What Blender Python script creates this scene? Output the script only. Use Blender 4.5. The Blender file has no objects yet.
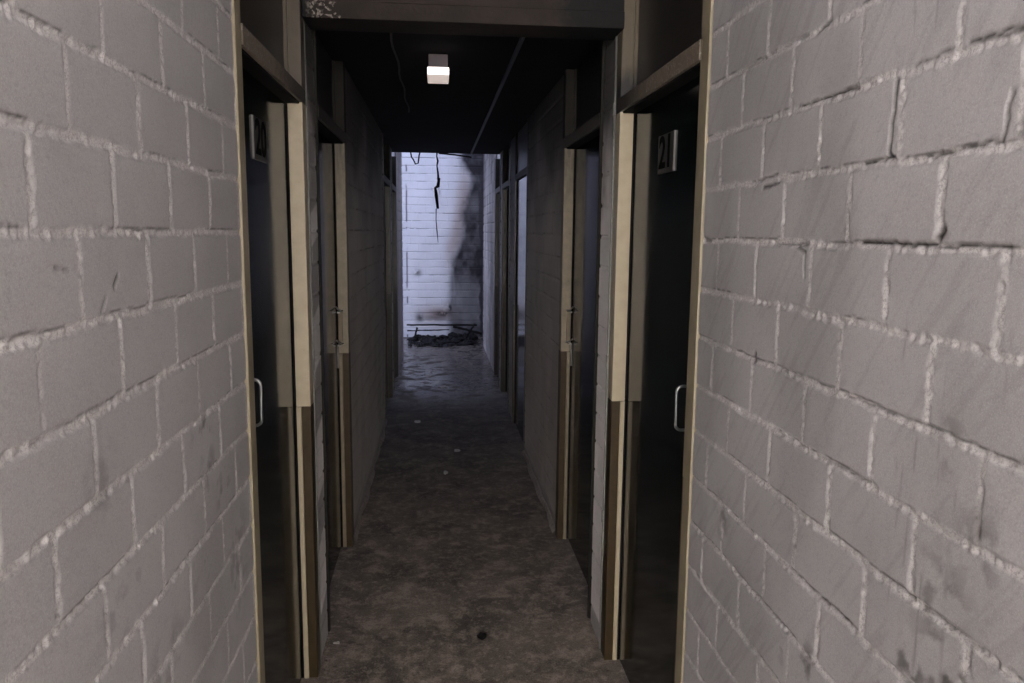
import bpy, bmesh, math, random
import numpy as np
from mathutils import Vector, Matrix

random.seed(7)
scene = bpy.context.scene
col = scene.collection
PI = math.pi

# ------------------------------------------------------------------ camera
cam_data = bpy.data.cameras.new('camera')
cam = bpy.data.objects.new('camera', cam_data)
col.objects.link(cam)
cam_data.sensor_fit = 'HORIZONTAL'
cam_data.sensor_width = 36.0
cam_data.lens = 36.0 * 770.0 / 1024.0
cam_data.clip_start = 0.02
cam_data.clip_end = 200
fwd = Vector((0.09645292, 0.98529036, -0.14106648))
upv = Vector((0.00344908, 0.14139556, 0.98994717))
rgt = Vector((0.99533157, -0.09596984, 0.01023967))
R = Matrix((rgt, upv, -fwd)).transposed().to_4x4()
cam.matrix_world = Matrix.Translation((0, 0, 1.64)) @ R
scene.camera = cam

# ------------------------------------------------------------------ sky, lights, exposure
scene.view_settings.view_transform = 'Standard'
scene.view_settings.look = 'None'
scene.view_settings.gamma = 1.0
scene.view_settings.use_curve_mapping = False
scene.view_settings.exposure = 0.0

world = bpy.data.worlds.new('overcast_sky')
scene.world = world
world.use_nodes = True
wn = world.node_tree
wn.nodes['Background'].inputs[0].default_value = (0.62, 0.68, 1.0, 1)
wn.nodes['Background'].inputs[1].default_value = 1.7

def area(name, loc, rot, sx, sy, power, color, spread=180):
    d = bpy.data.lights.new(name, 'AREA')
    d.shape = 'RECTANGLE'; d.size = sx; d.size_y = sy
    d.energy = power; d.color = color; d.spread = math.radians(spread)
    o = bpy.data.objects.new(name, d); col.objects.link(o)
    o.location = loc; o.rotation_euler = rot
    return o

# light of the ceiling fitting above the photographer and an added broad fill lamp behind
area('fitting_light', (0.1, 0.35, 2.56), (0, 0, 0), 0.25, 1.1, 6.0, (1.0, 0.955, 0.945))
area('entrance_daylight', (-0.25, -3.4, 1.55), (PI/2, 0, PI), 3.6, 1.9, 930.0, (1.0, 0.975, 0.97))  # added fill lamp in front of a closed wall, no entrance there

# ------------------------------------------------------------------ helpers
def link(name, me, parent=None):
    o = bpy.data.objects.new(name, me); col.objects.link(o)
    if parent is not None: o.parent = parent
    return o

def empty(name, loc=(0, 0, 0), rz=0):
    o = bpy.data.objects.new(name, None); col.objects.link(o)
    o.location = loc; o.rotation_euler = (0, 0, rz); o.empty_display_size = 0.1
    return o

def tag(o, label=None, cat=None, group=None, kind=None):
    if label: o['label'] = label
    if cat: o['category'] = cat
    if group: o['group'] = group
    if kind: o['kind'] = kind
    return o

def to_mesh(bm, name, mats, smooth=False):
    bmesh.ops.recalc_face_normals(bm, faces=bm.faces)
    me = bpy.data.meshes.new(name); bm.to_mesh(me); bm.free()
    if not isinstance(mats, (list, tuple)): mats = [mats]
    for m in mats: me.materials.append(m)
    if smooth:
        for p in me.polygons: p.use_smooth = True
    return me

def box(bm, x0, x1, y0, y1, z0, z1, bev=0.0, mi=0):
    v = [bm.verts.new((x, y, z)) for x in (x0, x1) for y in (y0, y1) for z in (z0, z1)]
    idx = [(0, 1, 3, 2), (4, 6, 7, 5), (0, 4, 5, 1), (2, 3, 7, 6), (0, 2, 6, 4), (1, 5, 7, 3)]
    fs = [bm.faces.new([v[i] for i in f]) for f in idx]
    for f in fs: f.material_index = mi
    if bev > 0:
        es = list({e for f in fs for e in f.edges})
        r = bmesh.ops.bevel(bm, geom=es, offset=bev, segments=2, affect='EDGES', profile=0.5)
        for f in r['faces']: f.material_index = mi
    return fs

def boxobj(name, dims, mat, parent=None, bev=0.002):
    bm = bmesh.new(); box(bm, *dims, bev=bev)
    return link(name, to_mesh(bm, name, mat), parent)

def tube(bm, pts, r, n=8, cap=True, mi=0):
    pts = [Vector(p) for p in pts]
    rr = r if isinstance(r, (list, tuple)) else [r] * len(pts)
    rings = []
    for i, p in enumerate(pts):
        a = pts[max(i - 1, 0)]; b = pts[min(i + 1, len(pts) - 1)]
        t = (b - a).normalized()
        u = t.cross(Vector((0, 0, 1)))
        if u.length < 0.15: u = t.cross(Vector((0, 1, 0)))
        if u.length < 0.15: u = t.cross(Vector((1, 0, 0)))
        u.normalize(); w = t.cross(u)
        rings.append([bm.verts.new(p + (u * math.cos(2*PI*k/n) + w * math.sin(2*PI*k/n)) * rr[i]) for k in range(n)])
    for i in range(len(rings) - 1):
        for k in range(n):
            f = bm.faces.new([rings[i][k], rings[i][(k+1) % n], rings[i+1][(k+1) % n], rings[i+1][k]])
            f.material_index = mi; f.smooth = True
    if cap:
        bm.faces.new(rings[0][::-1]).material_index = mi
        bm.faces.new(rings[-1]).material_index = mi

def rough_chunk(name, loc, size, mat, seed, parent=None, rot=(0, 0, 0)):
    rnd = random.Random(seed)
    bm = bmesh.new()
    bmesh.ops.create_icosphere(bm, subdivisions=2, radius=1.0)
    for v in bm.verts:
        k = 1 + rnd.uniform(-0.28, 0.22)
        v.co = Vector((v.co.x*k*size[0], v.co.y*k*size[1], v.co.z*k*size[2]))
    zmin = min(v.co.z for v in bm.verts)
    for v in bm.verts: v.co.z -= zmin
    o = link(name, to_mesh(bm, name, mat), parent)
    o.location = loc; o.rotation_euler = rot
    return o

# ------------------------------------------------------------------ value noise in numpy
def vnoise(x, y, seed=0):
    xi = np.floor(x).astype(np.int64); yi = np.floor(y).astype(np.int64)
    fx = x - xi; fy = y - yi
    fx = fx*fx*(3 - 2*fx); fy = fy*fy*(3 - 2*fy)
    def h(a, b):
        n = (a*374761393 + b*668265263 + seed*974634777) & 0x7fffffff
        n = ((n ^ (n >> 13))*1274126177) & 0x7fffffff
        n = (n ^ (n >> 16)) & 0x7fffffff
        return (n % 100003)/100003.0
    a = h(xi, yi); b = h(xi+1, yi); c = h(xi, yi+1); d = h(xi+1, yi+1)
    return (a*(1-fx) + b*fx)*(1-fy) + (c*(1-fx) + d*fx)*fy

def fbm(x, y, seed=0, octv=4):
    s = 0; a = 0.5; t = 0
    for i in range(octv):
        s = s + a*vnoise(x, y, seed+i*17); t += a
        x = x*2.03 + 11.3; y = y*2.03 + 5.7; a *= 0.5
    return s/t

def sstep(a, b, x):
    t = np.clip((x - a)/(b - a), 0, 1)
    return t*t*(3 - 2*t)

# ------------------------------------------------------------------ materials
def new_mat(name):
    m = bpy.data.materials.new(name); m.use_nodes = True
    nt = m.node_tree; b = nt.nodes['Principled BSDF']
    return m, nt, b

def N(nt, t, **kw):
    n = nt.nodes.new(t)
    for k, v in kw.items(): setattr(n, k, v)
    return n

def noise(nt, scale, detail=4, rough=0.55, vec=None, dist=0.0):
    n = N(nt, 'ShaderNodeTexNoise'); n.inputs['Scale'].default_value = scale
    n.inputs['Detail'].default_value = detail; n.inputs['Roughness'].default_value = rough
    n.inputs['Distortion'].default_value = dist
    if vec is not None: nt.links.new(vec, n.inputs['Vector'])
    return n

def ramp(nt, src, stops):
    r = N(nt, 'ShaderNodeValToRGB')
    e = r.color_ramp.elements
    while len(e) < len(stops): e.new(0.5)
    for i, (p, c) in enumerate(stops):
        e[i].position = p
        e[i].color = (c, c, c, 1) if not isinstance(c, (tuple, list)) else (*c[:3], 1)
    nt.links.new(src, r.inputs[0])
    return r.outputs[0]

def mix(nt, fac, a, b, mode='MIX'):
    m = N(nt, 'ShaderNodeMix'); m.data_type = 'RGBA'; m.blend_type = mode
    for s, v in ((m.inputs[0], fac), (m.inputs[6], a), (m.inputs[7], b)):
        if hasattr(v, 'links') or hasattr(v, 'is_linked'): nt.links.new(v, s)
        elif isinstance(v, (tuple, list)): s.default_value = (*v[:3], 1)
        else: s.default_value = v
    return m.outputs[2]

def math_n(nt, op, a, b=0.0, clamp=False):
    m = N(nt, 'ShaderNodeMath'); m.operation = op; m.use_clamp = clamp
    for s, v in ((m.inputs[0], a), (m.inputs[1], b)):
        if hasattr(v, 'is_linked'): nt.links.new(v, s)
        else: s.default_value = v
    return m.outputs[0]

def objvec(nt, scale=(1, 1, 1)):
    tc = N(nt, 'ShaderNodeTexCoord'); mp = N(nt, 'ShaderNodeMapping')
    mp.inputs['Scale'].default_value = scale
    nt.links.new(tc.outputs['Object'], mp.inputs[0])
    return mp.outputs[0]

def bump(nt, b, h, strength, dist=0.002):
    bp = N(nt, 'ShaderNodeBump'); bp.inputs['Strength'].default_value = strength
    bp.inputs['Distance'].default_value = dist
    nt.links.new(h, bp.inputs['Height']); nt.links.new(bp.outputs[0], b.inputs['Normal'])

def attr(nt, name):
    a = N(nt, 'ShaderNodeAttribute'); a.attribute_name = name
    return a.outputs['Fac']

def mat_brick(name, paint, mortar, dirtc=(0.03, 0.026, 0.024), rough=0.62):
    m, nt, b = new_mat(name)
    v = objvec(nt)
    n1 = noise(nt, 3.0, 5, 0.6, v); n2 = noise(nt, 60, 4, 0.65, v); n3 = noise(nt, 16, 5, 0.7, v)
    c = mix(nt, ramp(nt, n1.outputs[0], [(0.35, 0.0), (0.7, 1.0)]), paint, tuple(x*0.88 for x in paint))
    c = mix(nt, ramp(nt, n3.outputs[0], [(0.62, 0.0), (0.78, 0.35)]), c, tuple(x*0.6 for x in paint))
    g1 = noise(nt, 210, 3, 0.8, v); g2 = noise(nt, 420, 2, 0.8, v)
    c = mix(nt, ramp(nt, g1.outputs[0], [(0.36, 0.30), (0.50, 0.0)]), c, tuple(x*0.55 for x in paint))
    c = mix(nt, ramp(nt, g2.outputs[0], [(0.52, 0.0), (0.66, 0.30)]), c, tuple(min(1, x*1.5) for x in paint))
    mm = mix(nt, ramp(nt, g1.outputs[0], [(0.40, 0.75), (0.52, 0.0)]), mortar, tuple(x*0.40 for x in mortar))
    mm = mix(nt, ramp(nt, n3.outputs[0], [(0.40, 0.6), (0.60, 0.0)]), mm, paint)
    c = mix(nt, attr(nt, 'mortar'), c, mm)
    c = mix(nt, attr(nt, 'rust'), c, (0.23, 0.13, 0.09))
    c = mix(nt, attr(nt, 'dirt'), c, dirtc)
    nt.links.new(c, b.inputs['Base Color'])
    b.inputs['Roughness'].default_value = rough
    b.inputs['Specular IOR Level'].default_value = 0.35
    h = math_n(nt, 'ADD', math_n(nt, 'MULTIPLY', n2.outputs[0], 0.6), math_n(nt, 'MULTIPLY', n3.outputs[0], 0.5))
    bump(nt, b, h, 0.55, 0.0022)
    return m

def mat_flat(name, c, rough=0.6, metal=0.0, spec=0.5, var=0.25, vscale=25, bumpk=0.15, chips=None, soot=None, chipthr=0.62):
    """painted / plain surface with mottling; chips = colour seen where paint is missing; soot = (axis,from,to)"""
    m, nt, b = new_mat(name)
    v = objvec(nt)
    n1 = noise(nt, vscale, 5, 0.6, v); n2 = noise(nt, vscale*4, 4, 0.7, v)
    col_ = mix(nt, ramp(nt, n1.outputs[0], [(0.35, 0.0), (0.7, 1.0)]), c, tuple(x*(1-var) for x in c))
    if chips:
        col_ = mix(nt, ramp(nt, n2.outputs[0], [(chipthr, 0.0), (chipthr+0.03, 1.0)]), col_, chips)
    if soot:
        tc = N(nt, 'ShaderNodeTexCoord'); sp = N(nt, 'ShaderNodeSeparateXYZ')
        nt.links.new(tc.outputs['Object'], sp.inputs[0])
        ax, s0, s1 = soot[:3]
        mr = N(nt, 'ShaderNodeMapRange'); mr.inputs[1].default_value = s0; mr.inputs[2].default_value = s1
        nv = noise(nt, 1.0, 4, 0.6, objvec(nt, (60, 60, 9)))
        a = math_n(nt, 'ADD', sp.outputs[ax], math_n(nt, 'MULTIPLY', math_n(nt, 'SUBTRACT', nv.outputs[0], 0.5), 1.2*abs(s1-s0)))
        nt.links.new(a, mr.inputs[0])
        col_ = mix(nt, math_n(nt, 'MULTIPLY', mr.outputs[0], soot[3] if len(soot) > 3 else 0.95), col_, (0.012, 0.011, 0.010))
    nt.links.new(col_, b.inputs['Base Color'])
    b.inputs['Roughness'].default_value = rough; b.inputs['Metallic'].default_value = metal
    b.inputs['Specular IOR Level'].default_value = spec
    if bumpk: bump(nt, b, n2.outputs[0], bumpk, 0.002)
    return m

GREY = (0.388, 0.377, 0.379)
M_near = mat_brick('grey_painted_brick', GREY, (0.64, 0.615, 0.605))
M_far = mat_brick('sooty_painted_brick', (0.50, 0.46, 0.44), (0.53, 0.49, 0.47))
M_pier = mat_brick('pale_pier_paint', (0.86, 0.82, 0.81), (0.80, 0.77, 0.75))
M_end = mat_brick('white_painted_brick', (0.80, 0.81, 0.83), (0.62, 0.64, 0.68), (0.020, 0.018, 0.023))
BEIGE = (0.41, 0.350, 0.240)
M_beige = mat_flat('beige_gloss_paint', BEIGE, 0.42, var=0.12, chips=(0.16, 0.12, 0.08), chipthr=0.70)
M_beige_shaded = mat_flat('beige_paint_worn', (0.255, 0.215, 0.145), 0.45, var=0.2, chips=(0.12, 0.09, 0.06), chipthr=0.70)  # beige dimmed to paint the weak side light on the near jambs
M_upper = mat_flat('beige_paint_smoked_upper', (0.085, 0.067, 0.044), 0.45, var=0.2)  # beige darkened, overhead light fall-off put into the colour
M_beige_soot_shade = mat_flat('beige_paint_charred_low', (0.11, 0.088, 0.056), 0.45, var=0.15, chips=(0.05, 0.04, 0.03), chipthr=0.68, soot=(2, 2.22, 2.15, 1.0))  # charred at its foot; overhead shade is put into the base colour
M_beige_dim = mat_flat('beige_paint_smoked', (0.215, 0.178, 0.115), 0.5, var=0.25, chips=(0.09, 0.07, 0.05), chipthr=0.66, soot=(2, 1.75, 2.25, 0.93))
M_brown = mat_flat('brown_kick_paint', (0.042, 0.027, 0.010), 0.5, spec=0.25, var=0.3, chips=(0.12, 0.08, 0.04), chipthr=0.72)
M_brown_door = mat_flat('smoked_beige_edge', (0.16, 0.12, 0.07), 0.5, var=0.2)
M_lintel = mat_flat('lintel_paint_peeling', (0.17, 0.135, 0.10), 0.5, var=0.3, chips=(0.26, 0.23, 0.20), chipthr=0.57, soot=(1, 0.02, 0.34, 0.9), bumpk=0.5)
M_lintel_far = mat_flat('lintel_charred', (0.06, 0.05, 0.04), 0.6, var=0.4, bumpk=0.4)
M_transom = mat_flat('transom_panel_smoked', (0.026, 0.019, 0.016), 0.35, spec=0.3, var=0.25, vscale=6, soot=(1, -0.30, 0.0, 0.9), bumpk=0.05)  # light fall-off overhead painted into the colour; blackens towards the far end
M_transom_far = mat_flat('transom_panel_black', (0.012, 0.011, 0.011), 0.4, bumpk=0.05)
M_steel = mat_flat('worn_steel', (0.42, 0.43, 0.43), 0.32, metal=1.0, var=0.2, vscale=60)
M_bolt = mat_flat('bolt_grey_metal', (0.34, 0.33, 0.30), 0.4, metal=0.3, var=0.2, vscale=60)
M_galv = mat_flat('galvanised_conduit', (0.22, 0.22, 0.205), 0.55, var=0.3, vscale=40, soot=(2, 1.9, 2.5, 0.7))
M_plastic = mat_flat('white_plastic', (0.95, 0.95, 0.97), 0.45, bumpk=0, var=0.02)
M_plastic.node_tree.nodes['Principled BSDF'].inputs['Transmission Weight'].default_value = 0.9
M_char_shade = mat_flat('char', (0.010, 0.009, 0.009), 0.85, spec=0.15, var=0.4, vscale=30, bumpk=0.6)  # burnt timber and cords; also paints shade under lintels and in door gaps
M_ceil = mat_flat('sooty_ceiling', (0.012, 0.011, 0.011), 0.85, spec=0.15, var=0.4, vscale=4, bumpk=0.25)
M_ceil_near = mat_flat('ceiling_paint', (0.42, 0.40, 0.38), 0.8, var=0.15, vscale=3)
M_added_lobby = mat_flat('lobby_paint', (0.45, 0.43, 0.42), 0.8, var=0.1, vscale=2)
M_flake = mat_flat('pale_flake', (0.55, 0.52, 0.48), 0.7, var=0.25, vscale=60)
M_ash = mat_flat('ash_rubble', (0.018, 0.017, 0.018), 0.85, spec=0.2, var=0.6, vscale=14, chips=(0.25, 0.25, 0.28), chipthr=0.64, bumpk=0.8)
M_plate = mat_flat('number_plate_grey', (0.024, 0.023, 0.022), 0.45, var=0.2)
M_plate_edge = mat_flat('number_plate_rim', (0.17, 0.165, 0.16), 0.4, var=0.1)
M_digit = mat_flat('numeral_black', (0.002, 0.002, 0.002), 0.9, spec=0.05, var=0.1, bumpk=0)
M_fillet = mat_flat('cement_fillet', (0.30, 0.27, 0.245), 0.75, var=0.4, vscale=30, chips=(0.30, 0.28, 0.26), chipthr=0.6, bumpk=0.6)

def mat_door():
    m, nt, b = new_mat('black_gloss_door_paint')
    v = objvec(nt)
    n1 = noise(nt, 5, 4, 0.6, v); n2 = noise(nt, 2.2, 3, 0.5, v)
    c = mix(nt, n1.outputs[0], (0.0045, 0.0065, 0.0070), (0.0075, 0.0095, 0.0095))
    nt.links.new(c, b.inputs['Base Color'])
    nt.links.new(ramp(nt, n2.outputs[0], [(0.3, 0.09), (0.7, 0.15)]), b.inputs['Roughness'])
    b.inputs['Specular IOR Level'].default_value = 0.21
    return m
M_door = mat_door()

def mat_beam():
    m, nt, b = new_mat('beam_scorched_paint')
    v = objvec(nt); tc = N(nt, 'ShaderNodeTexCoord'); sp = N(nt, 'ShaderNodeSeparateXYZ')
    nt.links.new(tc.outputs['Object'], sp.inputs[0])
    n1 = noise(nt, 9, 5, 0.65, v); n2 = noise(nt, 75, 5, 0.7, v); n3 = noise(nt, 30, 3, 0.6, v)
    c = mix(nt, ramp(nt, n1.outputs[0], [(0.35, 0.0), (0.65, 1.0)]), (0.030, 0.023, 0.019), (0.020, 0.016, 0.0135))
    # peeled patch near the left end
    near_l = math_n(nt, 'MULTIPLY', math_n(nt, 'LESS_THAN', math_n(nt, 'ADD', sp.outputs[0], math_n(nt, 'MULTIPLY', n3.outputs[0], 0.25)), -0.20), math_n(nt, 'MULTIPLY', ramp(nt, n2.outputs[0], [(0.50, 0.0), (0.60, 1.0)]), math_n(nt, 'LESS_THAN', sp.outputs[1], 2.7135)))
    c = mix(nt, near_l, c, (0.27, 0.24, 0.21))
    fl = math_n(nt, 'GREATER_THAN', math_n(nt, 'MULTIPLY', n3.outputs[0], n2.outputs[0]), 0.44)
    c = mix(nt, math_n(nt, 'MULTIPLY', fl, 0.7), c, (0.2, 0.18, 0.16))
    # right end: more speckled, then burnt black
    g = N(nt, 'ShaderNodeMapRange'); g.inputs[1].default_value = 0.40; g.inputs[2].default_value = 0.48
    nt.links.new(math_n(nt, 'ADD', sp.outputs[0], math_n(nt, 'MULTIPLY', math_n(nt, 'SUBTRACT', n3.outputs[0], 0.5), 0.25)), g.inputs[0])
    c = mix(nt, g.outputs[0], c, (0.010, 0.010, 0.010))
    g2 = N(nt, 'ShaderNodeMapRange'); g2.inputs[1].default_value = -0.405; g2.inputs[2].default_value = -0.43
    nt.links.new(sp.outputs[0], g2.inputs[0])
    c = mix(nt, g2.outputs[0], c, (0.010, 0.010, 0.010))
    nt.links.new(c, b.inputs['Base Color']); b.inputs['Roughness'].default_value = 0.75; b.inputs['Specular IOR Level'].default_value = 0.2
    bump(nt, b, n2.outputs[0], 0.5, 0.003)
    return m
M_beam = mat_beam()

def mat_floor():
    m, nt, b = new_mat('stained_concrete_floor')
    v = objvec(nt)
    tc = N(nt, 'ShaderNodeTexCoord'); sp = N(nt, 'ShaderNodeSeparateXYZ')
    nt.links.new(tc.outputs['Object'], sp.inputs[0])
    n1 = noise(nt, 2.6, 8, 0.66, v, 0.15); n2 = noise(nt, 8, 10, 0.74, v, 0.25); n3 = noise(nt, 45, 6, 0.75, v); n4 = noise(nt, 4.5, 9, 0.72, v, 0.2)
    c = mix(nt, ramp(nt, n1.outputs[0], [(0.36, 0.0), (0.62, 1.0)]), (0.24, 0.20, 0.17), (0.115, 0.097, 0.083))
    c = mix(nt, ramp(nt, n2.outputs[0], [(0.50, 0.0), (0.62, 0.7)]), c, (0.44, 0.37, 0.31))
    c = mix(nt, ramp(nt, n4.outputs[0], [(0.54, 0.0), (0.64, 0.65)]), c, (0.055, 0.047, 0.041))
    c = mix(nt, ramp(nt, n3.outputs[0], [(0.60, 0.0), (0.66, 0.5)]), c, (0.48, 0.43, 0.38))
    c = mix(nt, ramp(nt, n3.outputs[0], [(0.32, 0.7), (0.42, 0.0)]), c, (0.02, 0.018, 0.016))
    n5 = noise(nt, 150, 4, 0.8, v); n6 = noise(nt, 24, 8, 0.8, v)
    c = mix(nt, ramp(nt, n6.outputs[0], [(0.52, 0.0), (0.60, 0.45)]), c, (0.50, 0.43, 0.37))
    c = mix(nt, ramp(nt, n5.outputs[0], [(0.38, 0.6), (0.47, 0.0)]), c, (0.045, 0.038, 0.033))
    c = mix(nt, ramp(nt, n5.outputs[0], [(0.57, 0.0), (0.64, 0.35)]), c, (0.50, 0.44, 0.38))
    # cleaner greyer strip along the walls of the near bays
    # soot settles heavier towards the burnt end
    mr = N(nt, 'ShaderNodeMapRange'); mr.inputs[1].default_value = 3.8; mr.inputs[2].default_value = 7.0
    nt.links.new(math_n(nt, 'ADD', sp.outputs[1], math_n(nt, 'MULTIPLY', n1.outputs[0], 1.5)), mr.inputs[0])
    c = mix(nt, math_n(nt, 'MULTIPLY', mr.outputs[0], 0.55), c, (0.030, 0.028, 0.028))
    nt.links.new(c, b.inputs['Base Color'])
    wet = N(nt, 'ShaderNodeMapRange'); wet.inputs[1].default_value = 6.8; wet.inputs[2].default_value = 8.2
    nt.links.new(sp.outputs[1], wet.inputs[0])
    pud = ramp(nt, n4.outputs[0], [(0.40, 0.0), (0.52, 1.0)])
    w = math_n(nt, 'MULTIPLY', wet.outputs[0], pud)
    rg = N(nt, 'ShaderNodeMapRange'); rg.inputs[3].default_value = 0.85; rg.inputs[4].default_value = 0.16
    nt.links.new(w, rg.inputs[0])
    nt.links.new(rg.outputs[0], b.inputs['Roughness'])
    b.inputs['Specular IOR Level'].default_value = 0.3
    h = math_n(nt, 'ADD', math_n(nt, 'MULTIPLY', n2.outputs[0], 1.0), math_n(nt, 'MULTIPLY', n3.outputs[0], 0.6))
    bump(nt, b, h, 0.45, 0.004)
    return m
M_floor = mat_floor()

def mat_emit(name, c, s):
    m, nt, b = new_mat(name)
    b.inputs['Base Color'].default_value = (*c, 1)
    b.inputs['Emission Color'].default_value = (*c, 1)
    b.inputs['Emission Strength'].default_value = s
    return m

# ------------------------------------------------------------------ brick walls as height fields
def brick_field(U, Z, zj, pz, ph, pu, seed, jd, hz=0.0060, hu=0.0058):
    """U along wall, Z up. zj: a joint height, pz course pitch, ph: (phase even, phase odd), pu brick pitch"""
    wob = (fbm(U*9, Z*0+seed, seed, 3)-0.5)*0.007
    wob2 = (fbm(U*60, Z*60, seed+3, 2)-0.5)*0.005
    zz = (Z + wob + wob2 - zj)/pz
    ci = np.floor(zz).astype(np.int64)
    fz = (zz - ci)
    dz = np.minimum(fz, 1-fz)*pz
    top = (fz > 0.5)            # nearest joint is above this point
    phase = np.where((ci % 2) == 0, ph[0], ph[1])
    uu = (U + (fbm(U*55, Z*55, seed+9, 2)-0.5)*0.005 - phase)/pu
    bi0 = np.floor(uu).astype(np.int64)
    def jit(b, c):
        n = (b*7919 + c*104729 + seed*31) & 0xffff
        return ((n*2654435761 % 4294967296)/4294967296.0 - 0.5)
    # distance to the nearest vertical joint with jitter
    near = np.round(uu).astype(np.int64)
    du = np.abs(uu - near - jit(near, ci)*0.05)*pu
    off = jit(bi0, ci+50)
    wz = hz*(0.8+0.7*vnoise(U*5, ci*3.1, seed+21)); wu = hu*(0.75+0.8*vnoise(near*1.7+0.3, Z*16, seed+22))
    ez = 1 - sstep(0.72, 1.12, dz/wz)
    eu = 1 - sstep(0.72, 1.12, du/wu)
    rough = fbm(U*120, Z*120, seed+5, 3) - 0.5
    h = off*0.0016 + (fbm(U*14, Z*14, seed+8, 3)-0.5)*0.0012
    e = np.maximum(ez, eu)
    h = h*(1-e) + e*0 - jd*ez - jd*0.45*eu*(1-ez) + rough*0.008*e
    mort = np.clip(e*(0.75+0.5*rough), 0, 1)
    # dark hairline where the mortar has shrunk from the brick above it
    crack = np.exp(-((dz-wz*0.95)/0.0016)**2)*(~top)*sstep(0.44, 0.56, fbm(U*6, ci*5.3, seed+12, 2))*(1-eu)
    return h, mort, crack, ci, bi0

def grid_mesh(us, zs):
    nu, nz = len(us), len(zs)
    i = np.arange(nu-1)[:, None]*nz + np.arange(nz-1)[None, :]
    f = np.stack([i, i+nz, i+nz+1, i+1], -1).reshape(-1, 4)
    return f

class Field:
    """collects several grids + boxes into one wall mesh"""
    def __init__(s): s.v = []; s.f = []; s.mo = []; s.di = []; s.ru = []; s.mi = []; s.n = 0
    def add(s, P, f, mo, di, ru, flip=False, mi=0):
        if flip: f = f[:, ::-1]
        s.v.append(P); s.f.append(f + s.n); s.mo.append(mo); s.di.append(di); s.ru.append(ru)
        s.mi.append(np.full(len(f), mi)); s.n += len(P)
    def box(s, x0, x1, y0, y1, z0, z1, mi=0, dirt=0.0):
        P = np.array([(x, y, z) for x in (x0, x1) for y in (y0, y1) for z in (z0, z1)], float)
        f = np.array([(0, 1, 3, 2), (4, 6, 7, 5), (0, 4, 5, 1), (2, 3, 7, 6), (0, 2, 6, 4), (1, 5, 7, 3)])
        z8 = np.zeros(8); s.add(P, f, z8, z8+dirt, z8, mi=mi)
    def build(s, name, mats):
        V = np.concatenate(s.v).astype(np.float32); F = np.concatenate(s.f)
        me = bpy.data.meshes.new(name)
        me.vertices.add(len(V)); me.vertices.foreach_set('co', V.ravel())
        me.loops.add(F.size); me.loops.foreach_set('vertex_index', F.ravel().astype(np.int32))
        me.polygons.add(len(F)); me.polygons.foreach_set('loop_start', (np.arange(len(F))*4).astype(np.int32))
        me.polygons.foreach_set('material_index', np.concatenate(s.mi).astype(np.int32))
        me.polygons.foreach_set('use_smooth', np.ones(len(F), bool))
        for m in mats: me.materials.append(m)
        for n, a in (('mortar', s.mo), ('dirt', s.di), ('rust', s.ru)):
            at = me.attributes.new(n, 'FLOAT', 'POINT')
            at.data.foreach_set('value', np.concatenate(a).astype(np.float32))
        me.update(calc_edges=True); me.validate()
        return link(name, me)

def seg_line(U, Z, a, b, w):
    ax, az = a; bx, bz = b
    L2 = (bx-ax)**2 + (bz-az)**2
    t = np.clip(((U-ax)*(bx-ax) + (Z-az)*(bz-az))/L2, 0, 1)
    d = np.hypot(U-ax-t*(bx-ax), Z-az-t*(bz-az))
    return np.exp(-(d/w)**2)

def blob(U, Z, u, z, ru, rz, k, seed, sc=40, thr=0.45):
    g = np.exp(-(((U-u)/ru)**2 + ((Z-z)/rz)**2))
    return g*k*sstep(thr, thr+0.25, fbm(U*sc, Z*sc, seed, 4))

def side_grid(F, X, sgn, u0, u1, z0, z1, du, dz, P, cracks=(), blobs=(), drips=(), soot=None, mi=0, seed=1, depth=0.005):
    """sgn=+1: the wall faces +X (left wall), -1: faces -X"""
    us = np.linspace(u0, u1, max(2, int((u1-u0)/du)+1)); zs = np.linspace(z0, z1, max(2, int((z1-z0)/dz)+1))
    U, Z = np.meshgrid(us, zs, indexing='ij')
    h, mo, ck, ci, bi = brick_field(U, Z, *P, seed, depth)
    di = ck*0.75
    wu = (fbm(U*70, Z*70, seed+40, 2)-0.5)*0.006
    for a, b, w, k in cracks:
        c = seg_line(U+wu, Z+wu, a, b, w)
        di = np.maximum(di, c*k); h = h - c*0.004
    for bl in blobs: di = np.maximum(di, blob(U, Z, *bl, seed+60))
    for (u, za, zb, w, k) in drips:
        uw = u + (fbm(Z*7+u*31, Z*0, seed+70, 3)-0.5)*0.02
        g = np.exp(-((U-uw)/w)**2)*sstep(0, 0.05, zb-Z)*sstep(0, 0.05, Z-za)
        di = np.maximum(di, g*k*0.65*sstep(0.42, 0.62, fbm(U*50, Z*14, seed+71, 3)))
    if soot is not None: di = np.maximum(di, soot(U, Z))
    Pn = np.stack([X + sgn*h, U, Z], -1).reshape(-1, 3)
    F.add(Pn, grid_mesh(us, zs), mo.ravel(), np.clip(di, 0, 1).ravel(), np.zeros(U.size), flip=(sgn < 0), mi=mi)

XL, XR = -0.45, 0.645
ZT = 2.62
PL = (1.633, 0.1172, (0.0, 0.0), 0.2285)
# left: course above 1.751 (even index 1?) phases measured on the wall
def PLp(): return (1.633, 0.1172, (1.144, 1.0300), 0.2285)   # course index 0 = 1.633..1.751 -> joints at 1.144, 1.373
def PRp(): return (1.6245, 0.1192, (1.1700, 1.0540), 0.2275)

near_soot_L = lambda U, Z: 0.18*sstep(0.45, 0.75, fbm(U*3.3, Z*2.3, 90, 5))*sstep(1.5, 0.9, Z) + 0.05*fbm(U*8, Z*8, 91, 3)
def near_soot_R(U, Z):
    s = 0.16*sstep(0.5, 0.75, fbm(U*4, Z*1.6, 92, 5))
    # oblique wipe marks
    a = fbm((U+Z*0.75)*60, (Z-U)*5, 93, 3)
    return s + 0.10*sstep(0.58, 0.72, a)

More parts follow.
